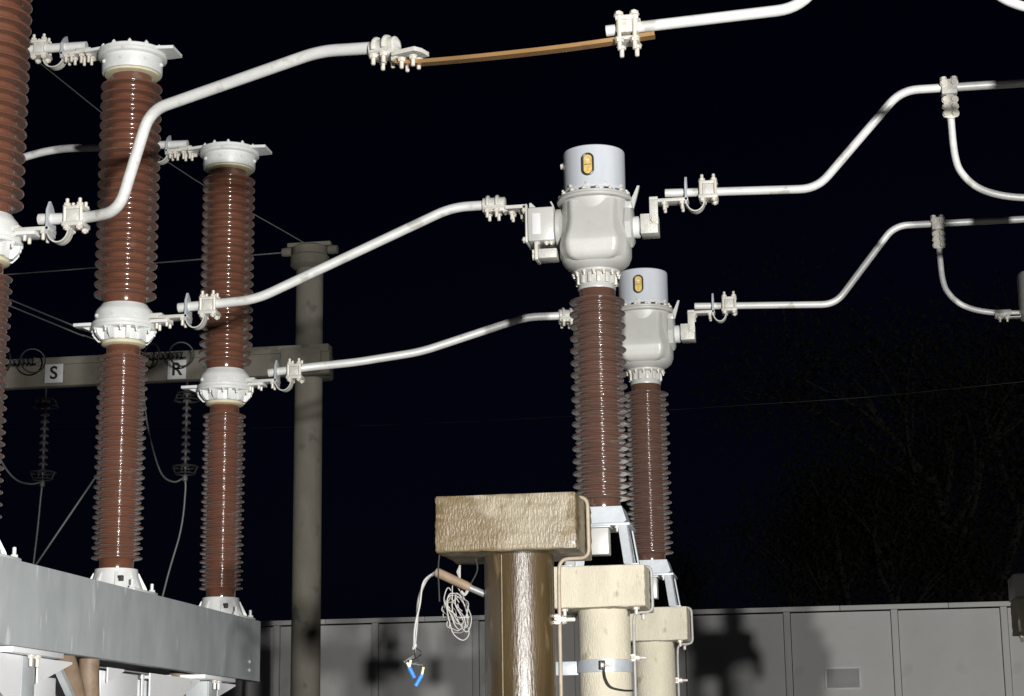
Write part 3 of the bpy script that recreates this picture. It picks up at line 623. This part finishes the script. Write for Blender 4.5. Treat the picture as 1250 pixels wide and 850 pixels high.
make_ct(2.58, 4.30, 'current transformer partly hidden behind the taller looking one')

# ================================================================== concrete pedestals
def pedestal(x, y, label, cm, km, x0=-.225, x1=.23, seam=False):
    t = thing('concrete_pedestal', (x, y, 0), label, 'pedestal', 'concrete pedestals in a row')
    MB().lathe([(.133, 0), (.130, 2.385)], 40).build('column', cm, t)
    # cap block, chamfered and slightly uneven
    bm = bmesh.new(); bmesh.ops.create_cube(bm, size=1)
    for p in bm.verts: p.co = ((x0 + x1) / 2 + p.co.x * (x1 - x0), p.co.y * .45, 2.487 + p.co.z * .205)
    bmesh.ops.bevel(bm, geom=bm.edges[:], offset=.006, segments=2, affect='EDGES', profile=.5)
    bmesh.ops.subdivide_edges(bm, edges=[e for e in bm.edges if e.calc_length() > .1], cuts=14, use_grid_fill=True)
    rn = random.Random(int(y * 100))
    for p in bm.verts: p.co += Vector((rn.uniform(-1, 1), rn.uniform(-1, 1), rn.uniform(-1, 1) if p.co.z < 2.585 else 0)) * .0024
    me = bpy.data.meshes.new('cap_block'); bm.to_mesh(me); bm.free(); me.materials.append(M[km]); me.shade_smooth(); me.set_sharp_from_angle(angle=R(50)); inst('cap_block', me, t)
    # anchor bolts under the cap
    for sx in (-1, 1) if not seam else ():
        for sy in (-1, 1): inst('anchor_bolt', bolt_mesh(.04, .009), t, ((x0 + .05) if sx < 0 else (x1 - .05), sy * .17, 2.386), DOWN)
    # earthing cable over the side and down the column
    e = fillet([(.08, .02, 2.600), (x1 + .012, .02, 2.602), (x1 + .014, .02, 2.374), (.15, .02, 2.372), (.146, .02, 2.30), (.148, .02, .0)], .035)
    MB().tube(e, .0075, 8).build('earthing_cable', 'tan_cable' if km == 'oil_cap' else 'pale_cable', t, ang=60)
    for zz in (2.14, 1.2):
        c = MB().bbox(.128, .165, -.005, .04, zz, zz + .016, .002).build('cable_clip', 'zinc', t)
        inst('bolt', bolt_mesh(.045, .008), c, (.16, .02, zz + .008), (0, PI / 2, 0)); inst('bolt', bolt_mesh(.03, .008), c, (.14, -.005, zz + .008), (PI / 2, 0, 0))
    if seam: MB().tube([(-.045, -.123, .05), (-.045, -.123, 2.38)], .0022, 6).build('mould_seam', 'oil_cap', t)
    return t
pedestal(2.568, -.80, 'oil soaked brown concrete pedestal standing empty with hanging wires', 'oil', 'oil_cap', -.272, .247, True)
p2 = pedestal(2.578, 1.75, 'cream concrete pedestal with a steel band beside the oil soaked one', 'concrete', 'concrete')
bd = MB().lathe([(.1325, 2.075), (.1365, 2.076), (.1365, 2.138), (.1325, 2.139)], 40).build('steel_band', 'galv_light', p2)
MB().bbox(-.30, -.12, -.012, -.004, 2.068, 2.136, .002).build('band_arm', 'galv_light', p2)
MB().bbox(-.01, .018, -.158, -.135, 2.085, 2.13, .003).build('band_clip', 'rubber', bd); inst('bolt', bolt_mesh(.05, .008), bd, (.0, -.15, 2.107), (0, PI / 2, 0))
MB().tube(spline([(.01, -.15, 2.09), (.02, -.16, 2.04), (.045, -.155, 2.00), (.10, -.12, 1.985), (.14, -.05, 1.985)], 6), .005, 6).build('thin_cable', 'rubber', p2)
pedestal(2.585, 4.30, 'cream concrete pedestal farthest from the oil soaked one', 'concrete', 'concrete')

# ------------------------------------------------------------------ hanging conduit and wires on the oily pedestal
hw = thing('torn_cable_conduit', (2.44, -.80, 2.24), 'broken brown conduit with pale wires and blue ends dangling from the oily pedestal', 'cable')
o = Vector((2.44, -.80, 2.24)); yy = -.84
def L(p): return Vector(p) - o
MB().tube([L((2.46, yy + .03, 2.238)), L((2.375, yy, 2.276))], .013, 10).build('rear_pipe', 'cable', hw)
MB().tube([L((2.39, yy, 2.270)), L((2.378, yy, 2.276)), L((2.27, yy, 2.328)), L((2.26, yy, 2.333))], [.014, .017, .018, .016], 14).build('pipe_stub', 'brown_hose', hw)
MB().tube(spline([L(p) for p in ((2.262, yy, 2.330), (2.225, yy, 2.305), (2.195, yy, 2.235), (2.188, yy, 2.15), (2.180, yy, 2.065))], 8), .0055, 8).build('flexible_conduit', 'cable', hw)
MB().tube(spline([L(p) for p in ((2.26, yy - .01, 2.332), (2.215, yy - .01, 2.295), (2.200, yy - .01, 2.21), (2.182, yy - .01, 2.13), (2.178, yy - .01, 2.06))], 8), .0038, 8).build('flexible_conduit', 'pale_cable', hw)
rn = random.Random(3)
for k in range(4):
    a = [L((2.178 + rn.uniform(-.004, .004), yy, 2.062)), L((2.178 + rn.uniform(-.045, .045), yy + rn.uniform(-.03, .03), 2.03)), L((2.178 + rn.uniform(-.05, .05), yy + rn.uniform(-.03, .03), 2.005)), L((2.178 + rn.uniform(-.02, .04), yy, 1.99))]
    MB().tube(spline(a, 7), .0022, 6).build('thin_wire', 'rubber' if k < 2 else 'cable', hw)
MB().lathe([(.006, -.012), (.009, 0), (.006, .012)], 8, L((2.178, yy, 2.058)), (.4, 0, 1)).build('cable_tie', 'pale_cable', hw)
for (xa, za, tl) in ((2.168, 1.965, -.01), (2.194, 1.938, .012)):
    s = MB().cyl(L((xa - tl, yy, za - .022)), L((xa + tl, yy, za + .018)), .0082, 10).build('blue_sleeve', 'blue', hw)
    MB().tube([L((xa + tl, yy, za + .018)), L((xa + tl + .006, yy, za + .045))], .0045, 6).build('wire_end', 'yellowwire', s)
MB().tube([L((2.158, yy, 1.985)), L((2.150, yy, 2.000))], .0045, 6).build('wire_end', 'yellowwire', hw)
for k in range(10):                                       # loosely bundled coil of pale wire
    cx = 2.338 + rn.uniform(-.020, .020); cz = 2.180 + rn.uniform(-.022, .018); ra = rn.uniform(.010, .040); rb2 = rn.uniform(.035, .096); tl = R(rn.uniform(8, 38)); ph = rn.uniform(0, 6)
    ctrl = []
    for i in range(11):
        a = 2 * PI * i / 10 * (1 if k % 3 else .8) + ph * .2; jx = rn.uniform(.55, 1.3); px, pz = ra * math.cos(a) * jx, rb2 * math.sin(a) * rn.uniform(.88, 1.06)
        ctrl.append(L((cx + px * math.cos(tl) - pz * math.sin(tl), yy + .025 * math.sin(a + ph), cz + px * math.sin(tl) + pz * math.cos(tl))))
    MB().tube(spline(ctrl, 5), .0021, 6).build('coiled_wire', 'pale_cable', hw)
MB().tube(spline([L(p) for p in ((2.345, yy - .03, 2.16), (2.36, yy - .035, 2.158), (2.392, yy - .03, 2.16))], 4), .0022, 6).build('coiled_wire', 'pale_cable', hw)
MB().tube(spline([L(p) for p in ((2.372, yy, 2.275), (2.38, yy, 2.262), (2.368, yy, 2.245), (2.355, yy, 2.258))], 5), .006, 6).build('white_tie', 'pale_cable', hw)
MB().tube([L((2.352, yy, 2.355)), L((2.346, yy, 2.33)), L((2.352, yy, 2.30))], [.003, .009, .002], 6).build('torn_tape', 'pale_cable', hw)
MB().tube(spline([L(p) for p in ((2.295, yy - .1, 2.388), (2.288, yy - .09, 2.33), (2.290, yy - .08, 2.215))], 5), .0028, 6).build('thin_wire', 'rubber', hw)
MB().tube(spline([L(p) for p in ((2.40, yy + .05, 2.39), (2.408, yy + .05, 2.34), (2.385, yy + .02, 2.28))], 5), .0028, 6).build('thin_wire', 'rubber', hw)

# ------------------------------------------------------------------ voltage transformer at the right edge
def voltage_transformer(x, y, label, plabel):
    vt = thing('voltage_transformer', (x, y, 2.59), label, 'transformer', 'voltage transformers in a row')
    MB().bbox(-.355, .125, -.20, .20, .001, .145, .008).build('base_tank', 'tank', vt)
    MB().lathe(shed_profile(.145, 1.76, .07, .105, .095, .06, plain=.03), 36).build('insulator', 'porcelain_dark', vt, ang=60)
    MB().lathe([(.10, 1.755), (.18, 1.77), (.186, 1.80), (.186, 2.03), (.18, 2.055), (.13, 2.066), (.001, 2.07)], 40).build('head', 'tank', vt)
    MB().bbox(-.27, -.18, -.03, .03, 1.775, 1.80, .003).build('terminal', 'cast', vt)
    pedestal(x, y, plabel, 'concrete', 'concrete', -.345, .17)
voltage_transformer(5.15, 4.30, 'grey voltage transformer fed by the dropper from the lower cranked tube', 'concrete pedestal under the voltage transformer fed from the lower cranked tube')
voltage_transformer(5.28, 1.75, 'grey voltage transformer fed by the dropper from the upper cranked tube', 'concrete pedestal under the voltage transformer fed from the upper cranked tube')
voltage_transformer(5.30, -.80, 'grey voltage transformer fed by the dropper of the copper bar phase', 'concrete pedestal under the voltage transformer of the copper bar phase')
for yy, lab in ((4.3, 'bolted clamp joining the dropper of the lower cranked tube to its transformer'), (1.75, 'bolted clamp joining the dropper of the upper cranked tube to its transformer'), (-.8, 'bolted clamp joining the corner dropper to its transformer')):
    dc = thing('dropper_clamp', (4.87 if yy > 4 else 4.84, yy, 4.395), lab, 'clamp', 'clamps at the dropper ends')
    MB().lathe([(.022, -.06), (.03, -.055), (.03, .04), (.022, .045)], 14, (0, 0, 0), (1, 0, 0)).build('sleeve', 'cast', dc)
    MB().bbox(.03, .12, -.03, .03, -.026, -.01, .003).build('palm', 'cast', dc)
    for x in (-.03, .015): inst('bolt', bolt_mesh(.03, .008), dc, (x, -.02, -.026), DOWN)
